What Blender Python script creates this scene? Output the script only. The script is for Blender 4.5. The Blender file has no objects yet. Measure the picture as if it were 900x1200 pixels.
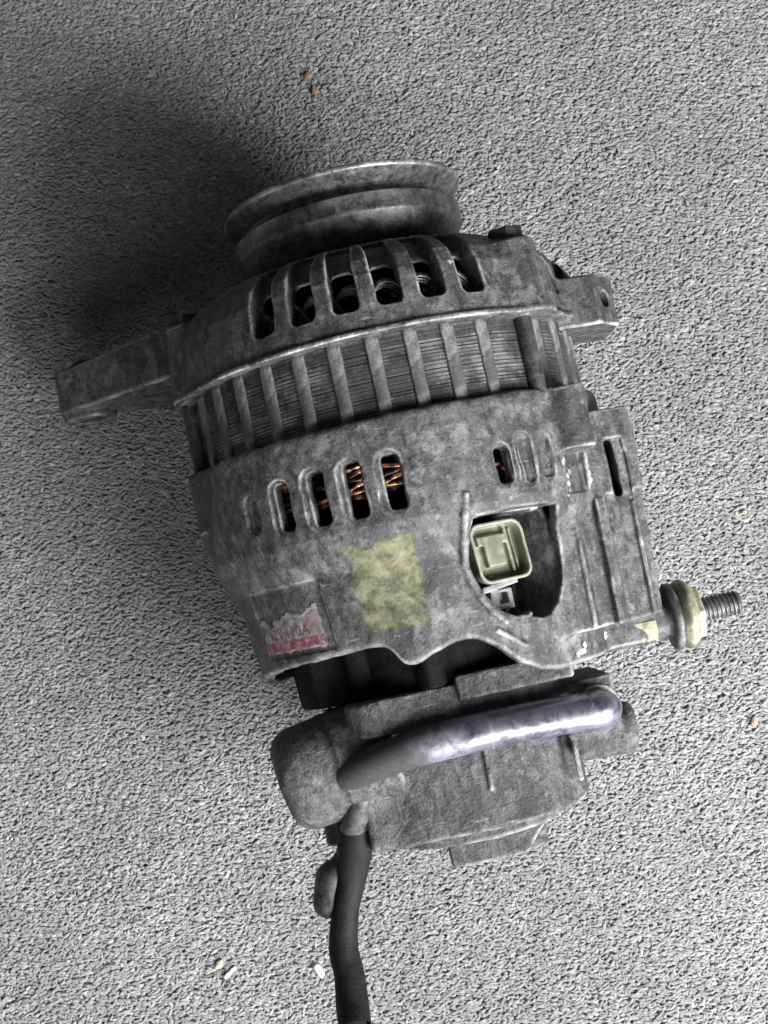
import bpy, bmesh, math, random
import numpy as np
from math import sin, cos, pi, radians
from mathutils import Vector, Matrix
from mathutils.bvhtree import BVHTree

random.seed(7)
rng = np.random.default_rng(7)
MM = 0.001
AXH = 66.0                     # height of the alternator shaft above the carpet (mm)
C = bpy.context.scene.collection
S = bpy.context.scene

# ------------------------------------------------------------------ camera
cam_d = bpy.data.cameras.new('camera')
cam_d.sensor_fit = 'VERTICAL'; cam_d.sensor_height = 36.0; cam_d.lens = 45.0
cam_d.clip_start = 0.01; cam_d.clip_end = 20.0
cam = bpy.data.objects.new('camera', cam_d); C.objects.link(cam)
TILT = radians(4.0); DIST = 420.0
cam.location = (0.0, -DIST*sin(TILT)*MM, (AXH + DIST*cos(TILT))*MM)
cam.rotation_euler = (TILT, 0, 0)
S.camera = cam

# ------------------------------------------------------------------ world and lamps (indoors)
W = bpy.data.worlds.new('World'); S.world = W; W.use_nodes = True
bg = W.node_tree.nodes['Background']
bg.inputs[0].default_value = (1.0, 1.0, 1.0, 1); bg.inputs[1].default_value = 0.08

def area_lamp(name, loc, target, size, power, col):
    d = bpy.data.lights.new(name, 'AREA'); d.shape = 'RECTANGLE'
    d.size, d.size_y = size; d.energy = power; d.color = col
    o = bpy.data.objects.new(name, d); C.objects.link(o)
    o.location = loc
    v = Vector(target) - Vector(loc)
    o.rotation_euler = v.to_track_quat('-Z', 'Y').to_euler()
    return o
area_lamp('window_light', (0.61, -0.47, 0.56), (0.0, 0.0, 0.02), (0.58, 0.50), 36.0, (0.985, 0.99, 1.0))
area_lamp('room_lamp', (0.02, -0.60, 0.56), (0.0, 0.0, 0.03), (0.46, 0.46), 3.6, (0.96, 0.965, 1.0))

S.view_settings.view_transform = 'Standard'
S.view_settings.look = 'None'
S.view_settings.exposure = 0.0
S.view_settings.gamma = 1.0
S.view_settings.use_curve_mapping = False

# ------------------------------------------------------------------ materials
def rgb(v): return (v[0], v[1], v[2], 1) if not isinstance(v, (int, float)) else (v, v, v, 1)
class NT:
    def __init__(s, name):
        s.m = bpy.data.materials.new(name); s.m.use_nodes = True
        s.t = s.m.node_tree; s.n = s.t.nodes; s.b = s.n['Principled BSDF']
        s.co = s.n.new('ShaderNodeTexCoord').outputs['Object']
    def L(s, a, b): s.t.links.new(a, b)
    def noise(s, scale, detail=4, rough=0.55, vec=None, dist=0.0):
        n = s.n.new('ShaderNodeTexNoise'); n.inputs['Scale'].default_value = scale
        n.inputs['Detail'].default_value = detail; n.inputs['Roughness'].default_value = rough
        n.inputs['Distortion'].default_value = dist
        s.L(vec or s.co, n.inputs['Vector']); return n.outputs['Fac']
    def scaled(s, sc, rot=(0, 0, 0)):
        m = s.n.new('ShaderNodeMapping'); m.inputs['Scale'].default_value = sc; m.inputs['Rotation'].default_value = rot
        s.L(s.co, m.inputs['Vector']); return m.outputs['Vector']
    def ramp(s, fac, stops):
        r = s.n.new('ShaderNodeValToRGB'); e = r.color_ramp.elements
        while len(e) < len(stops): e.new(0.5)
        for k, (p, c) in enumerate(stops): e[k].position = p; e[k].color = rgb(c)
        s.L(fac, r.inputs['Fac']); return r.outputs['Color']
    def mix(s, fac, a, b, mode='MIX'):
        m = s.n.new('ShaderNodeMix'); m.data_type = 'RGBA'; m.blend_type = mode
        for sock, v in ((m.inputs['Factor'], fac), (m.inputs['A'], a), (m.inputs['B'], b)):
            pass
        ins = [i for i in m.inputs if i.enabled]
        for sock, v in zip((ins[0], ins[1], ins[2]), (fac, a, b)):
            if isinstance(v, bpy.types.NodeSocket): s.L(v, sock)
            elif sock.type == 'RGBA': sock.default_value = rgb(v)
            else: sock.default_value = v
        return [o for o in m.outputs if o.enabled][0]
    def math(s, op, a, b=0.0, clamp=False):
        m = s.n.new('ShaderNodeMath'); m.operation = op; m.use_clamp = clamp
        for k, v in enumerate((a, b)):
            if isinstance(v, bpy.types.NodeSocket): s.L(v, m.inputs[k])
            else: m.inputs[k].default_value = v
        return m.outputs[0]
    def bump(s, h, strength=0.3, dist=0.0005):
        b = s.n.new('ShaderNodeBump'); b.inputs['Strength'].default_value = strength; b.inputs['Distance'].default_value = dist
        s.L(h, b.inputs['Height']); s.L(b.outputs['Normal'], s.b.inputs['Normal'])
    def set(s, **k):
        for key, v in k.items():
            i = s.b.inputs[key.replace('_', ' ')]
            if isinstance(v, bpy.types.NodeSocket): s.L(v, i)
            elif i.type == 'RGBA': i.default_value = rgb(v)
            else: i.default_value = v
        return s

def cast_metal(name, dark, mid, light, wear=0.55, metal=0.35, rough=(0.5, 0.8), oil=0.72, bump=0.42, specks=True, edge=(0.508, 0.56)):
    """weathered cast aluminium: mottled oxide, oil and grime, edges rubbed bright"""
    t = NT(name)
    n1 = t.noise(190, 8, 0.74, dist=0.3); n2 = t.noise(420, 6, 0.72); n3 = t.noise(1100, 3, 0.6); n4 = t.noise(1.0, 8, 0.74, t.scaled((44, 20, 44)), 0.5)
    n5 = t.noise(105, 9, 0.76, dist=0.3); n6 = t.noise(6, 5, 0.6, t.scaled((18, 90, 18), (0.2, 0.35, 0.5)))
    nS = t.noise(1.0, 6, 0.7, t.scaled((330, 45, 330)))
    lo_ = tuple(0.45*a+0.55*b for a, b in zip(dark, mid)); hi_ = tuple(0.5*a+0.5*b for a, b in zip(light, mid))
    col = t.ramp(n1, [(0.36, lo_), (0.5, mid), (0.64, hi_)])
    col = t.mix(1.0, col, t.ramp(n2, [(0.36, 0.35), (0.5, 0.9), (0.62, 1.0)]), 'MULTIPLY')
    col = t.mix(1.0, col, t.ramp(nS, [(0.38, 0.5), (0.52, 1.0)]), 'MULTIPLY')
    ox = t.math('MULTIPLY', t.ramp(n5, [(0.55, 0.0), (0.62, 1.0)]), 0.62)
    col = t.mix(ox, col, t.mix(n2, mid, (light[0]*1.5,)*3))
    grime = t.ramp(n4, [(0.52, 0.0), (0.565, 1.0)])
    gm = t.math('MULTIPLY', grime, oil)
    col = t.mix(gm, col, t.mix(n2, (dark[0]*0.5,)*3, (dark[0]*1.3,)*3))
    if specks:
        sp = t.ramp(n3, [(0.60, 0.0), (0.68, 1.0)])
        col = t.mix(t.math('MULTIPLY', sp, 0.22), col, (light[0]*1.4,)*3)
        sd = t.ramp(n3, [(0.30, 1.0), (0.38, 0.0)])
        col = t.mix(t.math('MULTIPLY', sd, 0.6), col, (dark[0]*0.4,)*3)
        sc = t.math('MULTIPLY', t.ramp(n6, [(0.66, 0.0), (0.72, 1.0)]), 0.4)
        col = t.mix(sc, col, (light[0]*1.7,)*3)
    g = t.n.new('ShaderNodeNewGeometry')
    pt = t.ramp(g.outputs['Pointiness'], [(edge[0], 0.0), (edge[1], 1.0)])
    wn = t.ramp(t.noise(48, 6, 0.72), [(0.46, 0.05), (0.60, 1.0)])
    w = t.math('MULTIPLY', t.math('MULTIPLY', pt, wn), wear)
    col = t.mix(w, col, (0.58, 0.58, 0.57))
    ro = t.n.new('ShaderNodeMapRange'); t.L(n2, ro.inputs[0])
    ro.inputs[1].default_value = 0.3; ro.inputs[2].default_value = 0.7
    ro.inputs[3].default_value = rough[0]; ro.inputs[4].default_value = rough[1]
    t.set(Base_Color=col, Metallic=metal, Roughness=ro.outputs[0])
    h = t.math('ADD', t.math('MULTIPLY', n2, 0.8), t.math('ADD', t.math('MULTIPLY', n3, 0.5), n1))
    t.bump(h, bump, 0.0009)
    return t.m

M = {}
M['front'] = cast_metal('cast aluminium front', (0.03,)*3, (0.088,)*3, (0.18,)*3, wear=1.0)
M['rear'] = cast_metal('cast aluminium rear', (0.032,)*3, (0.096,)*3, (0.20,)*3, wear=1.0)
M['pump'] = cast_metal('cast iron pump', (0.028,)*3, (0.082,)*3, (0.17,)*3, wear=0.9, metal=0.25, bump=1.0)
M['recess_shade'] = cast_metal('oily black casting', (0.003,)*3, (0.006,)*3, (0.011,)*3, wear=0.0, metal=0.0, rough=(0.6, 0.85), bump=0.5)  # near-black base colour carries the shade of the deep recess before the pump
M['recess_shade'].node_tree.nodes['Principled BSDF'].inputs['Specular IOR Level'].default_value = 0.08
M['pulley'] = cast_metal('worn pulley steel', (0.055,)*3, (0.135,)*3, (0.24,)*3, wear=0.9, metal=0.55, rough=(0.35, 0.6), bump=0.15, oil=0.35)
M['lamination'] = cast_metal('stator steel', (0.02,)*3, (0.04,)*3, (0.075,)*3, wear=0.3, metal=0.3, rough=(0.55, 0.8), bump=0.2)
M['rib'] = cast_metal('stator rib steel', (0.06,)*3, (0.105,)*3, (0.18,)*3, wear=0.35, metal=0.3, rough=(0.55, 0.8), bump=0.25)
M['steel_dark'] = cast_metal('dark bolt steel', (0.025,)*3, (0.05,)*3, (0.1,)*3, wear=0.3, metal=0.5, rough=(0.4, 0.65), bump=0.2)
M['thread'] = cast_metal('thread steel', (0.08,)*3, (0.14,)*3, (0.24,)*3, wear=0.6, metal=0.6, rough=(0.35, 0.55), bump=0.05)
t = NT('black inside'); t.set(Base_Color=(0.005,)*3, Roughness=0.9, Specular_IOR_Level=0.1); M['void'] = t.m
t = NT('copper wire')
n = t.noise(240, 4, 0.6); sc = t.noise(900, 2)
c_ = t.ramp(n, [(0.52, (0.06, 0.058, 0.056)), (0.60, (0.22, 0.11, 0.06)), (0.66, (0.8, 0.40, 0.20))])
t.set(Base_Color=c_, Metallic=0.7, Roughness=0.35); t.bump(sc, 0.2, 0.0003); M['copper'] = t.m
t = NT('bright copper wire'); n = t.noise(300, 4, 0.6)
t.set(Base_Color=t.ramp(n, [(0.47, (0.05, 0.045, 0.04)), (0.54, (0.40, 0.17, 0.08)), (0.60, (1.0, 0.56, 0.30))]), Metallic=0.75, Roughness=0.3); M['copper_bright'] = t.m
t = NT('zinc yellow'); n = t.noise(300, 5, 0.65); n2 = t.noise(70, 4)
c_ = t.ramp(n, [(0.3, (0.16, 0.15, 0.085)), (0.5, (0.38, 0.365, 0.23)), (0.7, (0.55, 0.54, 0.39))])
c_ = t.mix(t.ramp(n2, [(0.45, 0.0), (0.62, 0.8)]), c_, (0.08, 0.075, 0.06))
t.set(Base_Color=c_, Metallic=0.3, Roughness=0.45); t.bump(n, 0.3, 0.0004); M['zinc'] = t.m
t = NT('green plastic'); n = t.noise(320, 4, 0.6); n2 = t.noise(90, 4)
c_ = t.ramp(n, [(0.3, (0.13, 0.137, 0.09)), (0.7, (0.235, 0.245, 0.17))])
c_ = t.mix(t.ramp(n2, [(0.46, 0.0), (0.62, 0.75)]), c_, (0.06, 0.06, 0.035))
t.set(Base_Color=c_, Roughness=0.5); t.bump(n, 0.15, 0.0003); M['green'] = t.m
t = NT('grey plastic'); n = t.noise(300, 4)
t.set(Base_Color=t.ramp(n, [(0.3, 0.12), (0.7, 0.24)]), Roughness=0.55); M['grey_plastic'] = t.m
t = NT('polished pipe'); n = t.noise(160, 5, 0.65, dist=0.5); n2 = t.noise(700, 3)
c_ = t.ramp(n, [(0.36, (0.12, 0.115, 0.14)), (0.5, (0.33, 0.315, 0.40)), (0.7, (0.46, 0.44, 0.55))])
sx_ = t.n.new('ShaderNodeSeparateXYZ'); t.L(t.co, sx_.inputs[0])
dirt = t.math('ADD', t.math('MULTIPLY', sx_.outputs[0], -30.0), t.math('MULTIPLY', t.noise(90, 6, 0.7), 0.9))
dirt = t.ramp(dirt, [(0.34, 0.0), (1.0, 1.0)])
ring = t.ramp(t.noise(1.2, 3, 0.6, t.scaled((170, 8, 8))), [(0.60, 0.0), (0.66, 0.6)])
dirt = t.math('MAXIMUM', dirt, ring)
c_ = t.mix(dirt, c_, t.mix(n2, (0.012, 0.012, 0.012), (0.05, 0.049, 0.048)))
t.set(Base_Color=c_, Metallic=t.ramp(dirt, [(0.0, 0.92), (1.0, 0.1)]), Roughness=t.ramp(dirt, [(0.0, 0.36), (0.8, 0.75)])); t.bump(n2, 0.12, 0.0003); M['pipe'] = t.m
t = NT('black rubber'); n = t.noise(120, 5, 0.6)
t.set(Base_Color=t.ramp(n, [(0.3, 0.004), (0.7, 0.010)]), Roughness=t.ramp(n, [(0.3, 0.5), (0.7, 0.75)])); t.bump(t.noise(140, 7, 0.7), 0.6, 0.0012); M['rubber'] = t.m; t.b.inputs['Specular IOR Level'].default_value = 0.16

# ------------------------------------------------------------------ mesh helpers
def mesh_obj(name, verts, faces, mat, parent=None, smooth=True, z0=AXH):
    """verts in mm, in the alternator's own axes (y = shaft, z up from the shaft)"""
    v = np.asarray(verts, dtype=np.float32) * MM
    v = v + np.array([0, 0, z0*MM], dtype=np.float32)
    me = bpy.data.meshes.new(name)
    if isinstance(faces, np.ndarray):
        nf, k = faces.shape
        me.vertices.add(len(v)); me.vertices.foreach_set('co', v.ravel())
        me.loops.add(nf*k); me.loops.foreach_set('vertex_index', faces.ravel().astype(np.int32))
        me.polygons.add(nf); me.polygons.foreach_set('loop_start', np.arange(0, nf*k, k, dtype=np.int32))
        me.update(calc_edges=True)
    else:
        me.from_pydata([tuple(p) for p in v], [], faces)
    me.validate()
    me.polygons.foreach_set('use_smooth', np.full(len(me.polygons), smooth))
    me.materials.append(mat); me.update()
    o = bpy.data.objects.new(name, me); C.objects.link(o)
    if parent: o.parent = parent
    return o

class Field:
    """distance field on a grid -> clean cast-looking surface (naive surface nets)"""
    def __init__(s, lo, hi, h):
        s.h = h; s.lo = np.array(lo, float)
        n = np.ceil((np.array(hi) - s.lo)/h).astype(int) + 1
        s.ax = [(s.lo[k] + np.arange(n[k])*h).astype(np.float32) for k in range(3)]
        s.v = np.full(n, 50.0, dtype=np.float32)
    def _blk(s, box):
        if box is None: sl = [slice(None)]*3
        else:
            sl = []
            for k in range(3):
                a = np.searchsorted(s.ax[k], box[k]); b = np.searchsorted(s.ax[k], box[k+3])
                sl.append(slice(a, max(b, a+1)))
        X = s.ax[0][sl[0]][:, None, None]; Y = s.ax[1][sl[1]][None, :, None]; Z = s.ax[2][sl[2]][None, None, :]
        return tuple(sl), X, Y, Z
    def add(s, fn, box=None, k=0.0):
        sl, X, Y, Z = s._blk(box); d = np.broadcast_to(fn(X, Y, Z), s.v[sl].shape); a = s.v[sl]
        if k > 0:
            h = np.clip(0.5 + 0.5*(d - a)/k, 0, 1); s.v[sl] = d + (a - d)*h - k*h*(1 - h)
        else: s.v[sl] = np.minimum(a, d)
    def cut(s, fn, box=None, k=0.0):
        sl, X, Y, Z = s._blk(box); d = -np.broadcast_to(fn(X, Y, Z), s.v[sl].shape); a = s.v[sl]
        if k > 0:
            h = np.clip(0.5 - 0.5*(d - a)/k, 0, 1); s.v[sl] = d + (a - d)*h + k*h*(1 - h)
        else: s.v[sl] = np.maximum(a, d)
    def warp(s, fn, box=None):
        sl, X, Y, Z = s._blk(box); s.v[sl] = s.v[sl] + fn(X, Y, Z)
    def mesh(s):
        v = s.v; v[0] = v[-1] = 5; v[:, 0] = v[:, -1] = 5; v[:, :, 0] = v[:, :, -1] = 5
        ins = v < 0
        nx, ny, nz = v.shape
        cnt = np.zeros((nx-1, ny-1, nz-1), np.int8)
        for a in (0, 1):
            for b in (0, 1):
                for c in (0, 1): cnt += ins[a:nx-1+a, b:ny-1+b, c:nz-1+c]
        I, J, K = np.nonzero((cnt > 0) & (cnt < 8))
        ids = np.full(cnt.shape, -1, np.int32); ids[I, J, K] = np.arange(len(I))
        cor = [(a, b, c) for a in (0, 1) for b in (0, 1) for c in (0, 1)]
        val = {q: v[I+q[0], J+q[1], K+q[2]] for q in cor}
        acc = np.zeros((len(I), 3), np.float32); num = np.zeros(len(I), np.float32)
        for q in cor:
            for ax in range(3):
                if q[ax]: continue
                p = list(q); p[ax] = 1; p = tuple(p)
                m = (val[q] < 0) != (val[p] < 0)
                tt = np.where(m, val[q]/np.where(m, val[q]-val[p], 1), 0)
                pos = np.array(q, np.float32)[None, :].repeat(len(I), 0); pos[:, ax] += tt
                acc += pos*m[:, None]; num += m
        V = (np.stack([I, J, K], 1) + acc/num[:, None])*s.h + s.lo
        F = []
        for ax in range(3):
            o = [1, 1, 1]; o[ax] = 0
            A = ins[tuple(slice(o[k], v.shape[k]-1) for k in range(3))]
            sh = [slice(o[k], v.shape[k]-1) for k in range(3)]; sh[ax] = slice(1, v.shape[ax])
            B = ins[tuple(sh)]
            A = A[tuple(slice(0, B.shape[k]) for k in range(3))]; B = B[tuple(slice(0, A.shape[k]) for k in range(3))]
            for flip, msk in ((False, A & ~B), (True, ~A & B)):
                i = list(np.nonzero(msk)); i = [i[k] + o[k] for k in range(3)]
                u, w = [(1, 2), (2, 0), (0, 1)][ax]
                def g(du, dw):
                    j = [i[0].copy(), i[1].copy(), i[2].copy()]; j[u] -= du; j[w] -= dw
                    return ids[j[0], j[1], j[2]]
                q = [g(1, 1), g(0, 1), g(0, 0), g(1, 0)]
                if flip: q = q[::-1]
                F.append(np.stack(q, 1))
        return V, np.concatenate(F)
    def build(s, name, mat, parent):
        V, F = s.mesh(); s.v = None
        return mesh_obj(name, V, F, mat, parent)

mx = np.maximum; mn = np.minimum
def smax(a, b, k):
    h = np.clip(0.5 - 0.5*(b - a)/k, 0, 1); return b + (a - b)*h + k*h*(1 - h)
def smin(a, b, k):
    h = np.clip(0.5 + 0.5*(b - a)/k, 0, 1); return b + (a - b)*h - k*h*(1 - h)
def sd_box(X, Y, Z, c, hf, r=0.0):
    qx = abs(X-c[0])-hf[0]+r; qy = abs(Y-c[1])-hf[1]+r; qz = abs(Z-c[2])-hf[2]+r
    return np.sqrt(mx(qx, 0)**2 + mx(qy, 0)**2 + mx(qz, 0)**2) + mn(mx(qx, mx(qy, qz)), 0) - r
def sd_seg(X, Y, Z, a, b, ra, rb=None):
    """capsule, radius ra at a, rb at b"""
    rb = ra if rb is None else rb
    a = np.array(a, float); d = np.array(b, float) - a; L2 = float(d @ d)
    t = np.clip(((X-a[0])*d[0] + (Y-a[1])*d[1] + (Z-a[2])*d[2])/L2, 0, 1)
    return np.sqrt((X-a[0]-t*d[0])**2 + (Y-a[1]-t*d[1])**2 + (Z-a[2]-t*d[2])**2) - (ra + (rb-ra)*t)
def sd_cyl(X, Y, Z, a, b, r, round_=0.0):
    a = np.array(a, float); d = np.array(b, float) - a; L = math.sqrt(float(d @ d)); d = d/L
    t = (X-a[0])*d[0] + (Y-a[1])*d[1] + (Z-a[2])*d[2]
    rr = np.sqrt(mx((X-a[0])**2 + (Y-a[1])**2 + (Z-a[2])**2 - t*t, 0))
    qx = rr - r + round_; qy = abs(t - L/2) - L/2 + round_
    return np.sqrt(mx(qx, 0)**2 + mx(qy, 0)**2) + mn(mx(qx, qy), 0) - round_
def sd_poly(U, V, pts):
    pts = np.array(pts, float); d = None; sgn = None
    n = len(pts)
    U, V = np.broadcast_arrays(U, V)
    d = np.full(U.shape, 1e9, np.float32); inside = np.zeros(U.shape, bool)
    for i in range(n):
        a = pts[i]; b = pts[(i+1) % n]; e = b - a
        t = np.clip(((U-a[0])*e[0] + (V-a[1])*e[1])/float(e @ e), 0, 1)
        d = mn(d, (U-a[0]-t*e[0])**2 + (V-a[1]-t*e[1])**2)
        c = ((a[1] > V) != (b[1] > V))
        xi = a[0] + (V-a[1])*(e[0]/(e[1] if abs(e[1]) > 1e-9 else 1e-9))
        inside ^= (c & (U < xi))
    d = np.sqrt(d); return np.where(inside, -d, d)
def prof(Y, pts):
    p = sorted(pts); return np.interp(Y, [q[0] for q in p], [q[1] for q in p]).astype(np.float32)
def polar(X, Z): return np.sqrt(X*X + Z*Z), np.degrees(np.arctan2(X, Z))
def cyl(R, th, y): return (R*sin(radians(th)), y, R*cos(radians(th)))

def lathe(name, pts, mat, parent, axis='y', center=(0, 0, 0), seg=96, closed=False):
    """pts = (distance along axis, radius)"""
    a = np.linspace(0, 2*pi, seg, endpoint=False); n = len(pts); V = []
    for (t, r) in pts:
        for q in a:
            p = {'y': (r*sin(q), t, r*cos(q)), 'x': (t, r*cos(q), r*sin(q)), 'z': (r*cos(q), r*sin(q), t)}[axis]
            V.append((p[0]+center[0], p[1]+center[1], p[2]+center[2]))
    F = []
    for i in range(n-1 + (1 if closed else 0)):
        for j in range(seg):
            i2 = (i+1) % n; F.append((i*seg+j, i*seg+(j+1) % seg, i2*seg+(j+1) % seg, i2*seg+j))
    if not closed:
        F.append(tuple(range(seg))); F.append(tuple((n-1)*seg + k for k in range(seg-1, -1, -1)))
    o = mesh_obj(name, V, F, mat, parent)
    fix_normals(o); return o
def fix_normals(o):
    bm = bmesh.new(); bm.from_mesh(o.data); bmesh.ops.recalc_face_normals(bm, faces=bm.faces); bm.to_mesh(o.data); bm.free()
def sharp(o, ang=35):
    o.data.set_sharp_from_angle(angle=radians(ang))

def tube(name, pts, rad, mat, parent, seg=20, sub=8, cap=True):
    """smooth tube through points (Catmull-Rom); rad = number or list"""
    P = [np.array(p, float) for p in pts]; n = len(P)
    R = [rad]*n if isinstance(rad, (int, float)) else list(rad)
    Q, RR = [], []
    for i in range(n-1):
        p0 = P[max(i-1, 0)]; p1 = P[i]; p2 = P[i+1]; p3 = P[min(i+2, n-1)]
        for k in range(sub):
            t = k/sub
            Q.append(0.5*((2*p1) + (p2-p0)*t + (2*p0-5*p1+4*p2-p3)*t*t + (3*p1-p0-3*p2+p3)*t**3)); RR.append(R[i]+(R[i+1]-R[i])*t)
    Q.append(P[-1]); RR.append(R[-1])
    V, F = [], []
    up = np.array([0.13, 0.21, 0.97])
    for i, q in enumerate(Q):
        d = Q[min(i+1, len(Q)-1)] - Q[max(i-1, 0)]; d = d/np.linalg.norm(d)
        u = np.cross(d, up); u /= np.linalg.norm(u); w = np.cross(u, d); up = w
        for k in range(seg):
            a = 2*pi*k/seg; V.append(q + RR[i]*(cos(a)*u + sin(a)*w))
    for i in range(len(Q)-1):
        for k in range(seg): F.append((i*seg+k, i*seg+(k+1) % seg, (i+1)*seg+(k+1) % seg, (i+1)*seg+k))
    if cap: F.append(tuple(range(seg-1, -1, -1))); F.append(tuple((len(Q)-1)*seg+k for k in range(seg)))
    o = mesh_obj(name, V, F, mat, parent); fix_normals(o); return o

def tag(o, label, cat, group=None):
    o['label'] = label; o['category'] = cat
    if group: o['group'] = group
    return o

# ------------------------------------------------------------------ carpet
t = NT('carpet yarn')
g = t.n.new('ShaderNodeAttribute'); g.attribute_type = 'INSTANCER'; g.attribute_name = 'tone'
c_ = t.ramp(g.outputs['Fac'], [(0.0, 0.28), (0.5, 0.36), (0.85, 0.44), (1.0, 0.54)])
t.set(Base_Color=c_, Roughness=0.9, Sheen_Weight=0.15); t.b.inputs['Specular IOR Level'].default_value = 0.15
t.bump(t.noise(2600, 3), 0.25, 0.0004); M['yarn'] = t.m
tr = t.n.new('ShaderNodeBsdfTranslucent'); t.L(c_, tr.inputs['Color'])
mxs = t.n.new('ShaderNodeMixShader'); mxs.inputs[0].default_value = 0.5
t.L(t.b.outputs[0], mxs.inputs[1]); t.L(tr.outputs[0], mxs.inputs[2]); t.L(mxs.outputs[0], t.n['Material Output'].inputs['Surface'])
t = NT('carpet backing'); n = t.noise(640, 5, 0.7)
t.set(Base_Color=t.ramp(n, [(0.3, 0.2), (0.5, 0.33), (0.7, 0.46)]), Roughness=0.95); t.bump(n, 1.0, 0.002); M['backing'] = t.m

bk = bpy.data.meshes.new('carpet')
bk.from_pydata([(-1.2, -1.2, -0.0015), (1.2, -1.2, -0.0015), (1.2, 1.2, -0.0015), (-1.2, 1.2, -0.0015)], [], [(0, 1, 2, 3)])
bk.materials.append(M['backing'])
carpet = bpy.data.objects.new('carpet', bk); C.objects.link(carpet); carpet['kind'] = 'structure'

def carpet_pile():
    """thousands of small yarn loops: points carry heading, lean and size; geometry nodes put a loop on each"""
    sx, sy = 1.12, 0.95
    xs = np.arange(-295, 300, sx); ys = np.arange(-290, 345, sy)
    gx, gy = np.meshgrid(xs, ys); gx = gx + (np.arange(len(ys)) % 2)[:, None]*sx/2
    n = gx.size
    P = np.zeros((n, 3), np.float32)
    P[:, 0] = gx.ravel() + rng.normal(0, 0.36, n); P[:, 1] = gy.ravel() + rng.normal(0, 0.32, n)
    P[:, 2] = -1.3 + rng.normal(0, 0.11, n)
    me = bpy.data.meshes.new('carpet_pile'); me.vertices.add(n); me.vertices.foreach_set('co', (P*MM).ravel())
    rot = np.zeros((n, 3), np.float32)
    rot[:, 0] = rng.normal(0.45, 0.33, n); rot[:, 1] = rng.normal(0, 0.30, n); rot[:, 2] = rng.normal(0, 0.5, n)
    scl = np.stack([0.84*rng.uniform(0.6, 1.45, n), 0.69*rng.uniform(0.75, 1.3, n), 0.36*rng.uniform(0.8, 1.2, n)], 1).astype(np.float32)
    for nm, arr in (('rot', rot), ('scl', scl)):
        at = me.attributes.new(nm, 'FLOAT_VECTOR', 'POINT'); at.data.foreach_set('vector', arr.ravel())
    tone = np.clip(rng.normal(0.5, 0.24, n), 0, 1).astype(np.float32)
    at = me.attributes.new('tone', 'FLOAT', 'POINT'); at.data.foreach_set('value', tone)
    at = me.attributes.new('pick', 'INT', 'POINT'); at.data.foreach_set('value', rng.integers(0, 4, n).astype(np.int32))
    px, py = P[:, 0], P[:, 1]
    patch = np.sin(px/17+1.3*np.sin(py/23))*np.sin(py/14+1.1*np.sin(px/19+2)) + 0.7*np.sin(px/6.1+py/9.3)*np.sin(py/5.3-px/8.7+1)
    rot[:, 0] += 0.16*patch; tone = np.clip(tone + 0.10*patch + 0.10*np.sin(px/41+py/63), 0, 1).astype(np.float32); me.attributes['tone'].data.foreach_set('value', tone); me.attributes['rot'].data.foreach_set('vector', rot.ravel())
    me.materials.append(M['yarn'])
    o = bpy.data.objects.new('carpet_pile', me); C.objects.link(o)
    ng = bpy.data.node_groups.new('pile_loops', 'GeometryNodeTree')
    ng.interface.new_socket('Geometry', in_out='INPUT', socket_type='NodeSocketGeometry')
    ng.interface.new_socket('Geometry', in_out='OUTPUT', socket_type='NodeSocketGeometry')
    N = ng.nodes.new; L = ng.links.new
    gi = N('NodeGroupInput'); go = N('NodeGroupOutput')
    join = N('GeometryNodeJoinGeometry')
    shapes = [((-1.2, 0, 0), (-0.4, 0.15, 5.4), (1.2, 0, 0.6), 0.84), ((-1.35, 0.4, 0.2), (0.6, -0.5, 5.0), (1.1, -0.2, 0.2), 0.78),
              ((-0.9, -0.5, 0), (0.2, 0.7, 6.0), (1.05, 0.5, 0.9), 0.80), ((-1.5, 0, 0), (-0.3, 0.7, 4.6), (1.5, -0.7, 0.3), 0.74)]
    for (a, m_, c, r) in shapes:
        q = N('GeometryNodeCurveQuadraticBezier'); q.inputs['Resolution'].default_value = 6
        q.inputs['Start'].default_value = tuple(x*MM for x in a); q.inputs['Middle'].default_value = tuple(x*MM for x in m_); q.inputs['End'].default_value = tuple(x*MM for x in c)
        ci = N('GeometryNodeCurvePrimitiveCircle'); ci.inputs['Resolution'].default_value = 6; ci.inputs['Radius'].default_value = r*MM
        cm = N('GeometryNodeCurveToMesh'); L(q.outputs[0], cm.inputs['Curve']); L(ci.outputs[0], cm.inputs['Profile Curve'])
        ss = N('GeometryNodeSetShadeSmooth'); L(cm.outputs[0], ss.inputs[0])
        sm = N('GeometryNodeSetMaterial'); sm.inputs['Material'].default_value = M['yarn']; L(ss.outputs[0], sm.inputs[0])
        g2i = N('GeometryNodeGeometryToInstance'); L(sm.outputs[0], g2i.inputs[0]); L(g2i.outputs[0], join.inputs[0])
    m2p = N('GeometryNodeMeshToPoints'); L(gi.outputs[0], m2p.inputs['Mesh'])
    iop = N('GeometryNodeInstanceOnPoints'); L(m2p.outputs[0], iop.inputs['Points']); L(join.outputs[0], iop.inputs['Instance'])
    iop.inputs['Pick Instance'].default_value = True
    def attr(nm, ty):
        q = N('GeometryNodeInputNamedAttribute'); q.data_type = ty; q.inputs['Name'].default_value = nm
        return [x for x in q.outputs if x.enabled][0]
    L(attr('pick', 'INT'), iop.inputs['Instance Index']); L(attr('rot', 'FLOAT_VECTOR'), iop.inputs['Rotation']); L(attr('scl', 'FLOAT_VECTOR'), iop.inputs['Scale'])
    L(iop.outputs[0], go.inputs[0])
    md = o.modifiers.new('pile_loops', 'NODES'); md.node_group = ng
    o['kind'] = 'stuff'
    o['label'] = 'grey looped carpet pile covering the floor'; o['category'] = 'carpet'
    return o
carpet_pile()

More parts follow.
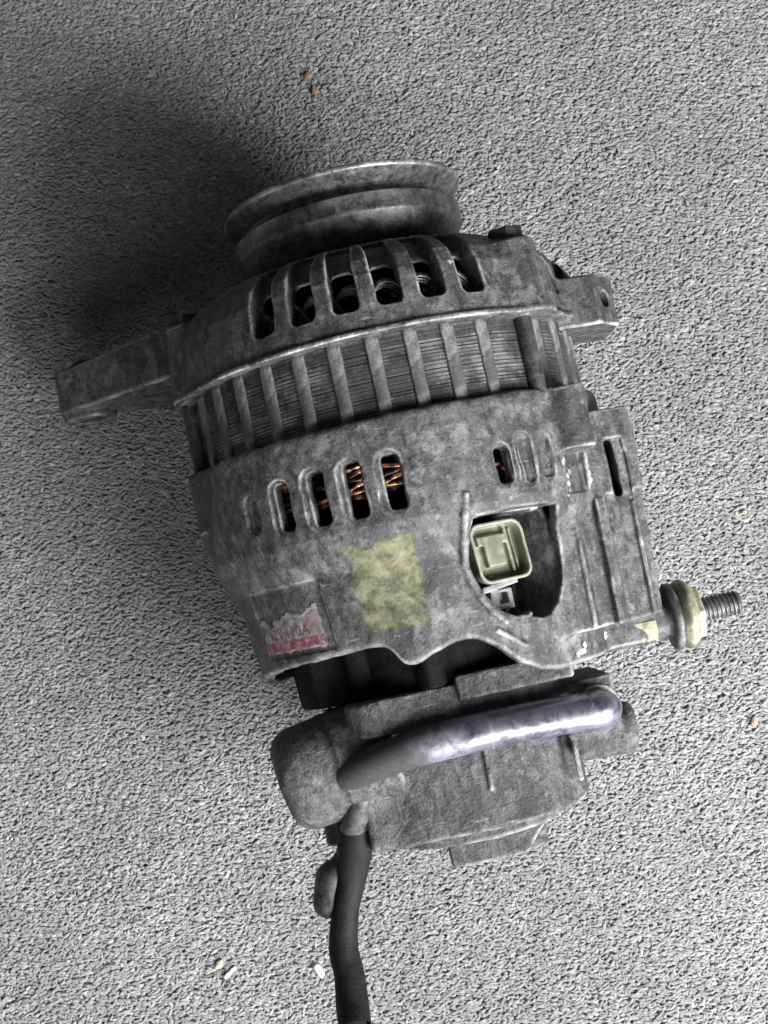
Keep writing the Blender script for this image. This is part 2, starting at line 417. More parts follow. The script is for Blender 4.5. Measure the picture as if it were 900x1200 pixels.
# ------------------------------------------------------------------ the alternator
alt = bpy.data.objects.new('alternator', None); C.objects.link(alt)
alt.location = (0.008, 0, 0); alt.rotation_euler = (0, 0, radians(12.2))
tag(alt, 'old grimy car alternator with belt pulley and vacuum pump lying on grey carpet', 'alternator')

# ---- stator core: stack of thin sheets, welded ribs across it
pts = [(22.0, 50.0), (22.0, 62.6)]
y = 22.3
while y < 48.6:
    g_ = random.choice((62.8, 63.02, 63.05, 63.08)); pts += [(y, 63.08 + 0.08*random.random()), (y+0.62, 63.08 + 0.08*random.random()), (y+0.66, g_), (y+0.92, g_)]; y += random.choice((0.94, 1.0, 1.3))
pts += [(49.0, 62.6), (49.0, 50.0)]
stator = lathe('stator', pts, M['lamination'], alt, seg=180, closed=True); sharp(stator, 30)
def rib_mesh():
    w = 2.0; V = []; n = 10
    for i in range(n+1):
        yy = 23.2 + (47.8-23.2)*i/n
        for (a, r) in ((-w, 62.2), (-w*0.98, 63.55), (-w*0.8, 63.85), (w*0.8, 63.85), (w*0.98, 63.55), (w, 62.2)):
            V.append((a + 0.15*random.uniform(-1, 1), yy, math.sqrt(r*r-a*a) + 0.12*random.uniform(-1, 1)))
    F = [(i*6+j, (i+1)*6+j, (i+1)*6+j+1, i*6+j+1) for i in range(n) for j in range(5)]
    return V, F
def spin(o, deg):
    # rotate a part about the shaft (the shaft passes through (0, y, AXH))
    a = radians(deg); o.matrix_local = Matrix.Translation((0, 0, AXH*MM)) @ Matrix.Rotation(a, 4, 'Y') @ Matrix.Translation((0, 0, -AXH*MM))
rib0 = None
for k in range(36):
    th = -1.9 + 10.0*k
    if 34 < (th % 360) < 46: continue
    if rib0 is None:
        V, F = rib_mesh(); rib0 = mesh_obj('weld_rib', V, F, M['rib'], stator); fix_normals(rib0); o = rib0
    else:
        o = rib0.copy(); C.objects.link(o); o.parent = stator
    spin(o, th)
# copper coil ends seen through the slots
def coil_mesh(y0, y1, dr):
    V, F = [], []
    for w in range(9):
        r = 53.4 + dr + 1.15*(w % 3)*2.0 + random.uniform(-.3, .3); off = (w//3 - 1)*1.6 + random.uniform(-.3, .3)
        pth = []
        for i in range(9):
            s = i/8; a = radians(-9 + 18*s); yy = y0 + (y1 - y0)*math.sin(pi*s)**0.6 + off*0.4
            pth.append(np.array([(r)*sin(a) + off*0.3, yy, r*cos(a)]))
        for i, p in enumerate(pth):
            d = pth[min(i+1, 8)] - pth[max(i-1, 0)]; d /= np.linalg.norm(d)
            u = np.cross(d, [0, 0, 1]); u /= np.linalg.norm(u); z = np.cross(u, d)
            for k in range(6): q = 2*pi*k/6; V.append(p + 0.95*(cos(q)*u + sin(q)*z))
        b = len(V) - 9*6
        for i in range(8):
            for k in range(6): F.append((b+i*6+k, b+i*6+(k+1) % 6, b+(i+1)*6+(k+1) % 6, b+(i+1)*6+k))
    return V, F
for (y0, y1, dr) in ((24, 3.5, 0.0), (47, 62, 0.0)):
    base = None
    for k in range(36):
        th = 5 + 10*k
        if 75 < th % 360 < 285: continue
        if base is None:
            V, F = coil_mesh(y0, y1, dr); base = mesh_obj('copper_coil', V, F, M['copper'], stator); o = base
        else: o = base.copy(); C.objects.link(o); o.parent = stator
        spin(o, th)
# tightly laid wires across the rear winding, seen through the slots
def band_mesh():
    V, F = [], []
    for w in range(9):
        if random.random() < 0.3: continue
        r = 60.4 + random.uniform(-.5, .3); y0 = 3.0 + 1.75*w; sl = random.uniform(-3.5, 3.5)
        for i in range(9):
            a = radians(-5.6 + 11.2*i/8); p = np.array([r*sin(a), y0 + sl*(i/8-.5) + random.uniform(-.1, .1), r*cos(a)])
            u = np.array([0, 1, 0]); z = np.array([sin(a), 0, cos(a)])
            for k in range(6): q = 2*pi*k/6; V.append(p + 0.85*(cos(q)*u + sin(q)*z))
        b = len(V) - 54
        for i in range(8):
            for k in range(6): F.append((b+i*6+k, b+i*6+(k+1) % 6, b+(i+1)*6+(k+1) % 6, b+(i+1)*6+k))
    return V, F
for k in range(-7, 8):
    V, F = band_mesh(); o = mesh_obj('winding', V, F, M['copper_bright'], stator); spin(o, -3.8 + 9.8*k)
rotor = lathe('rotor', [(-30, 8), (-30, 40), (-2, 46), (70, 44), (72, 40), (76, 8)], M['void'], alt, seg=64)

# ---- pulley
pulley = lathe('pulley', [(77, 9), (77, 15), (81.4, 15.5), (81.6, 26), (82.2, 30.4), (83.6, 32.8), (85.8, 34.9), (88.0, 36.6), (89.4, 37.5), (90.0, 37.85), (90.4, 38.0), (90.9, 38.0), (93.0, 38.0), (95.6, 38.0), (95.9, 37.8), (96.1, 37.3),
                          (97.4, 34.0), (98.2, 33.4), (99.6, 33.6), (102.8, 39.0), (103.1, 39.6), (103.5, 39.8), (104.2, 39.8), (104.6, 39.6), (104.8, 39.1), (104.8, 30), (101, 26), (101, 12), (106, 10), (106, 4)], M['pulley'], alt, seg=200)
sharp(pulley, 50)
nut = Field((-13, 100, -13), (13, 114, 13), 0.4)
nut.add(lambda X, Y, Z: mx(mx(abs(X), abs(X)*0.5 + abs(Z)*0.866) - 11, abs(Y-107) - 5.5))
nut.build('shaft_nut', M['steel_dark'], pulley)

# ---- front housing
FB = Field((-122, 41, -82), (86, 86, 82), 0.5)
FP = [(41, 66.3), (46.6, 66.3), (47.0, 67.2), (48.2, 67.0), (48.8, 66.0), (56, 65.5), (64, 64.3), (69, 61.9), (72, 59.0), (74.5, 55.4), (76.5, 51.0), (78.0, 46), (79.2, 40), (80, 30)]
def fh(X, Y, Z):
    r, th = polar(X, Z)
    return smax((r - prof(Y, FP))*0.78, mx(46.4-Y, Y-80.4), 0.8)
FB.add(fh, (-72, 41, -72, 72, 86, 72))
FB.add(lambda X, Y, Z: sd_cyl(X, Y, Z, (0, 70, 0), (0, 81, 0), 18, 1.0), (-24, 65, -24, 24, 86, 24), 3)
# boss of the through bolts
for th in (47.5, 168, -71):
    FB.add(lambda X, Y, Z, th=th: sd_cyl(X, Y, Z, cyl(62.5, th, 46.4), cyl(60.5, th, 69.5), 8.0 if th > 0 else 6.0, 1.0), tuple(np.array([cyl(62, th, 0)[0]-14, 42, cyl(62, th, 0)[2]-14, cyl(62, th, 0)[0]+14, 80, cyl(62, th, 0)[2]+14])), 4)
# right adjusting ear
def ear(X, Y, Z):
    b = sd_box(X, Y, Z, (60, 51.4 - (X-60)*0.05, 12), (17.5, 8.0, 15.5), 0.8)
    end = (X-70.8)*0.76 + (Z-27)*0.65
    return smax(b, end, 0.5)
FB.add(ear, (36, 38, -8, 82, 64, 34), 2.0)
FB.add(lambda X, Y, Z: sd_seg(X, Y, Z, (56, 66, 18), (65, 59, 10), 5.0, 4.0), (44, 50, -4, 80, 78, 36), 3)
FB.cut(lambda X, Y, Z: sd_cyl(X, Y, Z, (66, 51.0, 17), (82, 51.0, 31), 2.5), (66, 44, 8, 86, 60, 36), 0.4)
# left mounting arm (plate across the shaft, bolt eye at its tip)
def arm(X, Y, Z):
    a = np.array([-40.0, -12.0]); b = np.array([-103.0, -38.0]); d = b-a; L2 = d@d
    t = np.clip(((X-a[0])*d[0] + (Z-a[1])*d[1])/L2, 0, 1)
    rr = np.sqrt((X-a[0]-t*d[0])**2 + (Z-a[1]-t*d[1])**2) - (19 - 9.0*t)
    ztop = 6 - 34*t
    y0 = 61.5 - np.clip(ztop - 2 - Z, 0, 40)*0.42*np.clip(1.15 - t*1.15, 0, 1)
    return smax(rr, mx(y0-Y, Y-(80-3*t)), 1.6)
FB.add(arm, (-120, 42, -66, -14, 85, 30), 3)
FB.add(lambda X, Y, Z: sd_cyl(X, Y, Z, (-103, 58.4, -38), (-103, 80, -38), 9.4, 1.0), (-118, 50, -52, -86, 85, -24), 0.8)
FB.cut(lambda X, Y, Z: sd_cyl(X, Y, Z, (-103, 40, -38), (-103, 90, -38), 5.2), (-114, 50, -50, -90, 85, -26), 0.5)
# hollow
def fcav(X, Y, Z):
    r, th = polar(X, Z)
    return mx(r - (prof(Y, FP) - 8.2), Y - 72.4)
FB.cut(fcav, (-68, 41, -68, 68, 76, 68), 0.6)
# fan slots: through openings low down, running up as grooves over the shoulder
def fslots(X, Y, Z, through):
    r, th = polar(X, Z)
    u = ((th - 5.0 + 5.625) % 11.25) - 5.625
    arc = r*np.sin(np.radians(u))
    y0, y1 = (54.4, 67.0) if through else (54.4, 90)
    w, cr = 3.55, 1.9
    qa = abs(arc) - w + cr; qb = mx(y0 - Y, Y - y1) + cr
    d = np.sqrt(mx(qa, 0)**2 + mx(qb, 0)**2) + mn(mx(qa, qb), 0) - cr
    if not through:
        d = mx(d, prof(Y, FP) - 6.3 - r); d = mx(d, 45.0 - r)
    lim = mx(th - 34.5, -35 - th)         # covered by boss and arm elsewhere
    lim2 = mx(abs(th-110) - 45, 0) if False else lim
    other = mx(62 - th, th - 152)   # openings on the underside
    return mx(mx(d, mn(lim, other)), r - prof(Y, FP) - 1.2)
FB.cut(lambda X, Y, Z: fslots(X, Y, Z, False), (-68, 44, -68, 68, 84, 68), 0.7)
FB.cut(lambda X, Y, Z: fslots(X, Y, Z, True), (-68, 44, -68, 68, 84, 68), 0.7)
# uneven casting
def lumps(amp, sc, ph):
    return lambda X, Y, Z: amp*(np.sin(X/sc+ph)*np.sin(Y/sc*1.3+ph*2)*np.sin(Z/sc*0.9+1) + 0.6*np.sin(X/sc*2.3+Z/sc*1.7+ph)*np.sin(Y/sc*2.1-ph))
FB.warp(lumps(0.16, 4.7, 0.3))
front = FB.build('front_housing', M['front'], alt)
b = Field((-7, 0, -7), (7, 9, 7), 0.3)
b.add(lambda X, Y, Z: mx(smax(mx(abs(X), abs(X)*0.5 + abs(Z)*0.866) - 5.0, Y - 5.2, 0.8), -Y + 0.8))
b.add(lambda X, Y, Z: sd_cyl(X, Y, Z, (0, 0.5, 0), (0, 1.8, 0), 6.3, 0.3))
bv, bf = b.mesh()
for k, th in enumerate((47.5, 168, -71)):
    p = cyl(60.5, th, 69.1); mesh_obj('bolt', bv + np.array(p), bf, M['steel_dark'], front)
for th in (42.2, 168, -71):
    tube('through_bolt', [cyl(64.2, th, 20), cyl(64.2, th, 35), cyl(64.2, th, 50)], 2.7, M['steel_dark'], alt)

# ---- rear housing
RB = Field((-74, -63, -74), (86, 27, 74), 0.48)
RP = [(24.2, 66.6), (22, 67.0), (2, 67.0), (-6, 66.0), (-12, 63.6), (-17, 60.8), (-24, 59.4), (-40, 57.6), (-60, 56)]
_et = np.arange(-180, 180.5, 0.5)
_ev = np.interp(_et, [-180, -100, -62, -20, -15.5, -12.8, -8.0, -4, 4, 9, 15, 22, 30, 36, 60, 100, 180],
                     [-44, -46, -41, -39, -39.5, -45.8, -46.4, -44.6, -42.4, -42.4, -46.0, -53.0, -56, -57, -57, -44, -42])
_ker = np.exp(-0.5*(np.arange(-12, 13)/2.6)**2); _ev = np.convolve(np.pad(_ev, 12, 'edge'), _ker/_ker.sum(), 'valid')
def edge_y(th): return np.interp(th, _et, _ev).astype(np.float32)
def rh(X, Y, Z):
    r, th = polar(X, Z)
    return smax((r - prof(Y, RP))*0.9, mx(Y-24.0, edge_y(th)-Y), 1.6)
RB.add(rh)
# electrics box on the right side
def ebox(X, Y, Z):
    n = X*0.342 + Z*0.940
    xs = X - (Y+30)*0.03
    w = np.clip((-9.5 - Y)/1.2, 0, 1)
    top = 54.0 + w*np.interp(xs, [40, 44.6, 45.6, 46.4, 47.6, 52.4, 53.6, 56.4, 57.2, 64.4, 65.2, 66.2, 67.0, 80],
                                 [0, 0, 0.9, 0.9, -1.2, -1.6, 0.5, 0.4, -1.4, -1.6, -0.4, -0.4, -2.6, -3.2]).astype(np.float32)
    d = smax(n - top, X - (69.0 + (Y+36)*0.055), 1.2)
    d = smax(d, mx(Y - 16.0, -48.0 - Y), 0.8)
    return mx(mx(d, 30 - X), -30 - Z)
RB.add(ebox, (28, -52, -36, 82, 22, 60), 1.5)
# ribs on top of that box
RB.cut(lambda X, Y, Z: mx(sd_box(X, Y, Z, (63.6, -3.0, 34), (3.0, 9.8, 20), 1.0), 53.0 - (X*0.342 + Z*0.940)), (58, -16, 10, 70, 10, 46), 0.6)
RB.cut(lambda X, Y, Z: sd_box(X, Y, Z, (62.2 + (Y+2)*0.0, -2.0, 30), (1.15, 8.6, 30), 0.8), (58, -14, -5, 68, 10, 50), 0.4)
# boss of the through bolts
for th in (48.5, 168, -71):
    x_, _, z_ = cyl(63, th, 0)
    RB.add(lambda X, Y, Z, th=th: sd_cyl(X, Y, Z, cyl(66.2 if th > 0 else 62, th, 5.0), cyl(66.8 if th > 0 else 62, th, 23.6), 7.0, 0.6), (x_-13, 0, z_-13, x_+13, 27, z_+13), 2.0)
def under(X, Y, Z):
    r, a = polar(X, Z)
    return mx(mx(abs(np.radians(a-48.5)*65) - 5.6, abs(Y+1.6) - 6.0), 64.6 - r)
RB.cut(under, (36, -12, 30, 64, 8, 58), 0.8)
# terminal boss
RB.add(lambda X, Y, Z: sd_cyl(X, Y, Z, (40, -50.5, 20), (71.5, -50.5, 20), 6.6, 0.8), (36, -60, 10, 76, -40, 30), 2.0)
RB.add(lambda X, Y, Z: sd_box(X, Y, Z, (52, -50, 20), (10, 6.0, 6.5), 1.2), (38, -60, 8, 66, -40, 32), 1.0)
# inside
def rcav(X, Y, Z):
    r, th = polar(X, Z)
    return mx(r - (prof(Y, RP) - 4.6), -33.5 - Y)
RB.cut(rcav, (-70, -36, -70, 70, 27, 70), 0.6)
# recess behind the rear wall (dark hollow in front of the pump)
def rrec(X, Y, Z):
    r, th = polar(X, Z)
    return mx(r - (prof(Y, RP) - 3.6), Y + 37.0)
RB.cut(rrec, (-70, -62, -70, 70, -34, 70), 0.8)
# connector bay, cut in along the direction 25 degrees off the top
A25 = radians(25)
def uv25(X, Z): return X*cos(A25) - Z*sin(A25), X*sin(A25) + Z*cos(A25)
BAY = [(-12.4, -9.2), (0, -8.8), (11.8, -9.4), (11.6, -15), (11.2, -21), (10.2, -27), (8.4, -32.5), (5.4, -36.8), (1.4, -39.2), (-2.6, -39.0), (-6.4, -36.9), (-9.6, -33.4), (-12.0, -29.2), (-13.6, -24.6), (-14.2, -19.5), (-13.9, -14)]
def bay(X, Y, Z):
    u, v = uv25(X, Z); d = sd_poly(u + 0*Y, Y + 0*u, BAY)
    return mx(d, 22 - v)
RB.add(lambda X, Y, Z: mx(mx(sd_poly(uv25(X, Z)[0] + 0*Y, Y + 0*X + 0*Z, BAY) - 3.0, uv25(X, Z)[1] - 55.0), 34 - uv25(X, Z)[1]), (0, -46, 20, 60, -4, 66), 1.5)
DISH = [(5, -9.8), (15.6, -9.8), (16.6, -15), (17.2, -21), (17.0, -27), (15.8, -33), (13.2, -37.6), (9.8, -40.4), (6.5, -41), (3, -40)]
RB.add(lambda X, Y, Z: mx(mx(sd_poly(uv25(X, Z)[0] + 0*Y, Y + 0*X + 0*Z, DISH) - 1.5, uv25(X, Z)[1] - 53.2), 34 - uv25(X, Z)[1]), (10, -52, 14, 66, -4, 66), 1.0)
# dished slope on the right of the bay
def dish(X, Y, Z):
    u, v = uv25(X, Z)
    d = sd_poly(u + 0*Y, Y + 0*u, DISH)
    return mx(d, (40.0 + np.clip(u-10.5, 0, 14)*2.2) - v)
RB.cut(dish, (10, -52, 20, 66, -4, 70), 1.0)
RB.cut(bay, (0, -46, 20, 60, -4, 72), 0.7)
# raised lip along the bay's left side, and the short rib below it
lip = [(12.6, -3.0), (11.6, -8), (10.6, -15), (10.0, -21), (10.8, -26.5), (12.8, -31.5), (15.6, -36), (18.6, -39.6)]
for (a, c) in zip(lip[:-1], lip[1:]):
    Ra = float(prof(a[1], RP)) - 0.3; Rc = float(prof(c[1], RP)) - 0.3
    RB.add(lambda X, Y, Z, a=a, c=c, Ra=Ra, Rc=Rc: sd_seg(X, Y, Z, cyl(Ra, *a), cyl(Rc, *c), 1.25), (2, -46, 45, 30, 4, 72), 0.7)
RB.add(lambda X, Y, Z: sd_seg(X, Y, Z, cyl(57.4, 16, -42.0), cyl(56.6, 23.5, -47.5), 0.9), (6, -54, 40, 34, -36, 66), 0.8)
RB.add(lambda X, Y, Z: sd_seg(X, Y, Z, cyl(62.6, 13.5, -7.2), cyl(60.0, 37.5, -8.6), 1.1), (6, -14, 36, 44, -2, 70), 1.0)
# cooling slots
for (th, y0, y1, w, thru) in ((-43, 8.5, 2.5, 1.6, 0), (-33, 9.5, 0.5, 2.3, 1), (-23, 10.2, -0.4, 2.4, 1), (-13.4, 10.4, -0.5, 2.45, 1), (-3.8, 10.2, -0.5, 2.45, 1), (24, 6.6, 0.2, 2.0, 1), (31.2, 9, -1, 1.6, 0), (37.4, 8, 0, 1.9, 0)):
    def slot(X, Y, Z, th=th, y0=y0, y1=y1, w=w, thru=thru):
        r, a = polar(X, Z); arc = np.radians(a-th)*r
        qa = abs(arc) - w + 1.3; qb = mx(y1-w-Y, Y-y0-w) + 1.3
        d = np.sqrt(mx(qa, 0)**2 + mx(qb, 0)**2) + mn(mx(qa, qb), 0) - 1.3
        return mx(d, (40 if thru else 65.3) - r)
    x_, _, z_ = cyl(66, th, 0)
    RB.cut(slot, (x_-18, -8, z_-24, x_+18, 18, z_+8), 0.5)
    def pocket(X, Y, Z, th=th, y0=y0, y1=y1, w=w):
        r, a = polar(X, Z); arc = np.radians(a-th)*r
        d = np.sqrt((arc+0.7)**2 + (Y - np.clip(Y, y1, y0))**2) - w - 1.15
        return mx(d, 66.1 - r)
    RB.cut(pocket, (x_-18, -8, z_-24, x_+18, 18, z_+8), 0.5)
# shallow framed field for the rating label
def lab(X, Y, Z):
    r, a = polar(X, Z)
    return mx(mx(abs(a+47)*1.0 - 15.5, abs(Y+27.0) - 10.2), prof(Y, RP) - 0.5 - r)
RB.cut(lab, (-62, -40, 15, -20, -14, 60), 0.6)
RB.warp(lumps(0.2, 5.1, 1.1))
RB.warp(lumps(0.10, 2.3, 2.1))
rear = RB.build('rear_housing', M['rear'], alt)
bvh = BVHTree.FromObject(rear, bpy.context.evaluated_depsgraph_get())
def on_rear(th, y, off):
    """point just above the rear housing's skin at angle th, station y (mm)"""
    d = Vector((sin(radians(th)), 0, cos(radians(th))))
    o = Vector((0, y*MM, AXH*MM)) + d*0.09
    hit = bvh.ray_cast(o, -d, 0.06)
    r = 0.09 - hit[3] if hit[0] else 0.06
    return (d.x*(r/MM+off), y, d.z*(r/MM+off))

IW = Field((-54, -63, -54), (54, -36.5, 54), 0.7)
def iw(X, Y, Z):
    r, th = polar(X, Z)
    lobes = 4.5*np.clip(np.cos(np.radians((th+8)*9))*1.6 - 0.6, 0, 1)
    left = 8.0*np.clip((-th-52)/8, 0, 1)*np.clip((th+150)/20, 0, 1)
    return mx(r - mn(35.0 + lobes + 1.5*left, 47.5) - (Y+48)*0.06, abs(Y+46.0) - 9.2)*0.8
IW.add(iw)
IW.build('inner_wall', M['recess_shade'], rear)

# faded paint patch and the torn label, as thin skins on the casting
from mathutils import noise as mnoise
def skin(name, th0, th1, y0, y1, off, mat, parent, keep, step=0.45, fade=False):
    nu = int(abs(th1-th0)*1.03/step); nv = int(abs(y1-y0)/step); V = []; F = []; idx = {}
    for i in range(nu+1):
        for j in range(nv+1):
            idx[i, j] = len(V); V.append(on_rear(th0+(th1-th0)*i/nu, y0+(y1-y0)*j/nv, off))
    for i in range(nu):
        for j in range(nv):
            if keep((i+.5)/nu, (j+.5)/nv): F.append((idx[i, j], idx[i, j+1], idx[i+1, j+1], idx[i+1, j]))
    if fade:
        o = mesh_obj(name, V, F, mat, parent)
        at = o.data.attributes.new('edge', 'FLOAT', 'POINT')
        at.data.foreach_set('value', np.array([min(min(i, nu-i)*step, min(j, nv-j)*step) for i in range(nu+1) for j in range(nv+1)], np.float32))
        fix_clean(o); return o
    o = mesh_obj(name, V, F, mat, parent); fix_clean(o); return o
def fix_clean(o):
    bm = bmesh.new(); bm.from_mesh(o.data)
    bmesh.ops.delete(bm, geom=[v for v in bm.verts if not v.link_faces], context='VERTS')
    bm.to_mesh(o.data); bm.free()
t = NT('faded yellow green paint'); n = t.noise(190, 6, 0.68, dist=0.4); n2 = t.noise(700, 3)
n3 = t.noise(330, 6, 0.7); n5 = t.noise(120, 6, 0.7)
c_ = t.ramp(n, [(0.38, (0.055, 0.057, 0.036)), (0.5, (0.115, 0.118, 0.064)), (0.64, (0.195, 0.198, 0.122))])
c_ = t.mix(1.0, c_, t.ramp(n3, [(0.34, 0.4), (0.5, 0.95), (0.66, 1.0)]), 'MULTIPLY')
ed = t.n.new('ShaderNodeAttribute'); ed.attribute_name = 'edge'
al = t.math('ADD', t.math('MULTIPLY', ed.outputs['Fac'], 0.22), t.math('ADD', t.math('MULTIPLY', n5, 1.6), t.math('MULTIPLY', n3, 1.3)))
al = t.math('MULTIPLY', t.math('SUBTRACT', al, 1.48), 2.2, True)
al = t.math('MULTIPLY', al, 0.92)
t.set(Base_Color=c_, Roughness=0.75, Alpha=al); t.bump(t.math('ADD', n, t.math('MULTIPLY', n2, 0.5)), 0.4, 0.0006); M['paint'] = t.m
def keep_paint(u, v):
    e = min(u, 1-u)*22, min(v, 1-v)*26
    q = mnoise.noise((u*7, v*8, 3.1)) + 0.6*mnoise.noise((u*19, v*21, 1.7))
    hole = mnoise.noise((u*5+9, v*5, 7.7)) + 0.5*mnoise.noise((u*16, v*17, 4.2))
    return True
skin('paint_patch', -22, -1.5, -35.8, -9.0, 0.10, M['paint'], rear, keep_paint, 0.45, True)

t = NT('torn paper label'); n = t.noise(300, 5, 0.65); n2 = t.noise(90, 4, 0.6)
c_ = t.ramp(n, [(0.36, (0.09, 0.088, 0.088)), (0.5, (0.22, 0.215, 0.215)), (0.66, (0.33, 0.32, 0.32))])
t.set(Base_Color=c_, Roughness=0.7); t.bump(n, 0.2, 0.0004); M['paper'] = t.m
t = NT('pink print'); n = t.noise(420, 5, 0.7)
c_ = t.ramp(n, [(0.38, (0.13, 0.105, 0.108)), (0.52, (0.24, 0.19, 0.195)), (0.66, (0.33, 0.265, 0.275))])
t.set(Base_Color=c_, Roughness=0.7); M['pink'] = t.m
t = NT('red print'); n = t.noise(500, 5, 0.7)
c_ = t.ramp(n, [(0.36, (0.10, 0.05, 0.058)), (0.52, (0.22, 0.06, 0.085)), (0.66, (0.33, 0.2, 0.22))])
t.set(Base_Color=c_, Roughness=0.65); M['red'] = t.m
t = NT('white print'); t.set(Base_Color=(0.5, 0.36, 0.38), Roughness=0.7); M['white'] = t.m
def keep_label(u, v):
    q = mnoise.noise((u*6, v*6, 5.1)) + 0.6*mnoise.noise((u*17, v*15, 2.7))
    top = 0.62 + 0.30*max(0, u-0.45) + 0.16*q - (0.25 if u > 0.97 else 0)
    return v < top and u > 0.02 + 0.015*q and u < 0.98 + 0.02*q and v > 0.02 + 0.03*q*(1 if u > .4 else .3)
label = skin('rating_label', -63.0, -33.5, -36.2, -19.5, 0.12, M['paper'], rear, keep_label)
def keep_pink(u, v): return keep_label(u, v*0.55+0.22) and v < 0.75 + 0.7*(u-0.5) + 0.3*mnoise.noise((u*9, v*9, 1.2)) and u > 0.12
skin('pink_field', -61.0, -34.5, -32.6, -25.2, 0.20, M['pink'], label, keep_pink)
def keep_bar(u, v): return 0.08 + 0.25*mnoise.noise((u*12, 0.3, 8.0)) < v < 0.95 and mnoise.noise((u*14, v*4, 3.0)) < 0.48
skin('red_bar', -62.6, -34.0, -35.4, -32.5, 0.24, M['red'], label, keep_bar, 0.3)
def text_on_rear(name, body, th0, y0, size, shear, mat, parent, off):
    cu = bpy.data.curves.new(name, 'FONT'); cu.body = body; cu.size = size; cu.offset = -0.012*size; cu.resolution_u = 2
    to = bpy.data.objects.new(name, cu); C.objects.link(to)
    dg = bpy.context.evaluated_depsgraph_get(); dg.update()
    me = bpy.data.meshes.new_from_object(to.evaluated_get(dg))
    bm = bmesh.new(); bm.from_mesh(me); bmesh.ops.subdivide_edges(bm, edges=[e for e in bm.edges if e.calc_length() > 0.8], cuts=1)
    for v in bm.verts:
        th = th0 + math.degrees(v.co.x/57.5); p = on_rear(th, y0 + v.co.y + shear*v.co.x, off)
        v.co = (p[0]*MM, p[1]*MM, (p[2]+AXH)*MM)
    bm.to_mesh(me); bm.free(); me.materials.clear(); me.materials.append(mat)
    bpy.data.objects.remove(to); o = bpy.data.objects.new(name, me); C.objects.link(o); o.parent = parent
    return o
t = NT('dark red ink'); t.set(Base_Color=(0.13, 0.03, 0.045), Roughness=0.7); M['ink'] = t.m
text_on_rear('printed_lettering', '12V 110A', -58.5, -31.7, 4.8, 0.0, M['ink'], label, 0.32)

# ---- connector in the bay
CN = Field((-2, -34, 28), (44, -4, 66), 0.33)
CC = (-0.6, -19.8)
def rr2(u, y, hu, hy, rad):
    a = abs(u-CC[0]) - hu + rad; b = abs(y-CC[1]) - hy + rad
    return np.sqrt(mx(a, 0)**2 + mx(b, 0)**2) + mn(mx(a, b), 0) - rad
def shell(X, Y, Z):
    u, v = uv25(X, Z); u = u + (Y-CC[1])*0.06
    o = rr2(u, Y, 8.9, 8.9, 3.6); i = rr2(u, Y, 7.9, 7.9, 2.8)
    v = v + 3.0; d = mx(o, abs(v-46.5)-10.5); d = mx(d, -mx(i, 52.6-v))
    ton = mx(mx(abs(u-CC[0]+0.8)-3.1, abs(Y-CC[1]-0.6)-4.6), abs(v-50.2)-4.5)
    ton = smin(ton, mx(mx(abs(u-CC[0]+0.8)-4.6, abs(Y-CC[1]-3.8)-1.4), abs(v-50.0)-4.2), 0.3)
    ton = smin(ton, mx(mx(abs(u-CC[0]-4.4)-0.5, abs(Y-CC[1])-6.5), abs(v-50.0)-4.2), 0.3)
    ton = smin(ton, mx(mx(abs(u-CC[0]-6.3)-0.4, abs(Y-CC[1])-6.5), abs(v-50)-3.6), 0.3)
    return smin(d, ton, 0.3)
CN.add(shell, None)
conn = CN.build('connector', M['green'], alt)
CL = Field((-2, -44, 34), (36, -24, 62), 0.33)
def clip(X, Y, Z):
    u, v = uv25(X, Z); v = v + 3.0
    q = mx(mx(abs(u+0.8)-2.9, abs(Y+33.6)-2.9), abs(v-49)-4)
    q = mx(q, -mx(mx(abs(u+1.0)-1.7, abs(Y+33.2)-1.8), 50.5-v))
    arm_ = mx(mx(abs(u+4.6 - (Y+32)*0.18)-0.8, abs(Y+31)-4.6), abs(v-50.5)-3.2)
    bar = mx(mx(abs(u+3.0)-6.0, abs(Y+29.4 + (u+3)*(-0.12))-0.8), abs(v-53)-3.2)
    return smin(smin(q, arm_, 0.5), bar, 0.5) - 0.15
CL.add(clip, None)
CL.build('clip', M['grey_plastic'], conn)

# ---- output terminal
stud_V, stud_F = [], []
ns, seg = 130, 28
for i in range(ns+1):
    x = 70 + (94.0-70)*i/ns
    for j in range(seg):
        ph = (x/1.35 - j/seg) % 1.0; tri = abs(ph*2-1)
        taper = min(1.0, (94.0-x)/0.9*0.35+0.72)
        r = (4.0 - 0.75*tri)*taper; a = 2*pi*j/seg
        stud_V.append((x, -50.4 + r*cos(a), 20 + r*sin(a)))
for i in range(ns):
    for j in range(seg): stud_F.append((i*seg+j, i*seg+(j+1) % seg, (i+1)*seg+(j+1) % seg, (i+1)*seg+j))
stud_F.append(tuple(ns*seg+k for k in range(seg)))
stud = mesh_obj('terminal_stud', stud_V, stud_F, M['thread'], alt); fix_normals(stud)
N = Field((69, -64, 6), (84, -37, 34), 0.33)
def hexn(X, Y, Z):
    y, z = Y+50.4, Z-20
    q = mx(abs(y), mx(abs(y*0.5+z*0.866), abs(y*0.5-z*0.866))) - 9.0
    r = np.sqrt(y*y+z*z)
    hx = smax(q + 1.4, abs(X-79.0)-2.0, 0.6)
    fl = smax(smax(r-11.0, abs(X-76.3)-2.6, 1.2), r + abs(X-76.3)*0.9 - 11.6, 0.8)
    fl = mx(fl, -mx(mx(abs(y+2.5)-0.5, abs(z-9.5)-2.0), 78.2-X))
    d = smin(hx, fl, 0.8)
    return mx(d, -(r-3.6))
N.add(hexn)
N.build('nut', M['zinc'], stud)
lathe('washer', [(71.2, 4), (71.2, 9.6), (71.7, 10.4), (73.4, 10.4), (73.8, 9.8), (73.8, 4)], M['steel_dark'], stud, axis='x', center=(0, -50.4, 20), seg=48)
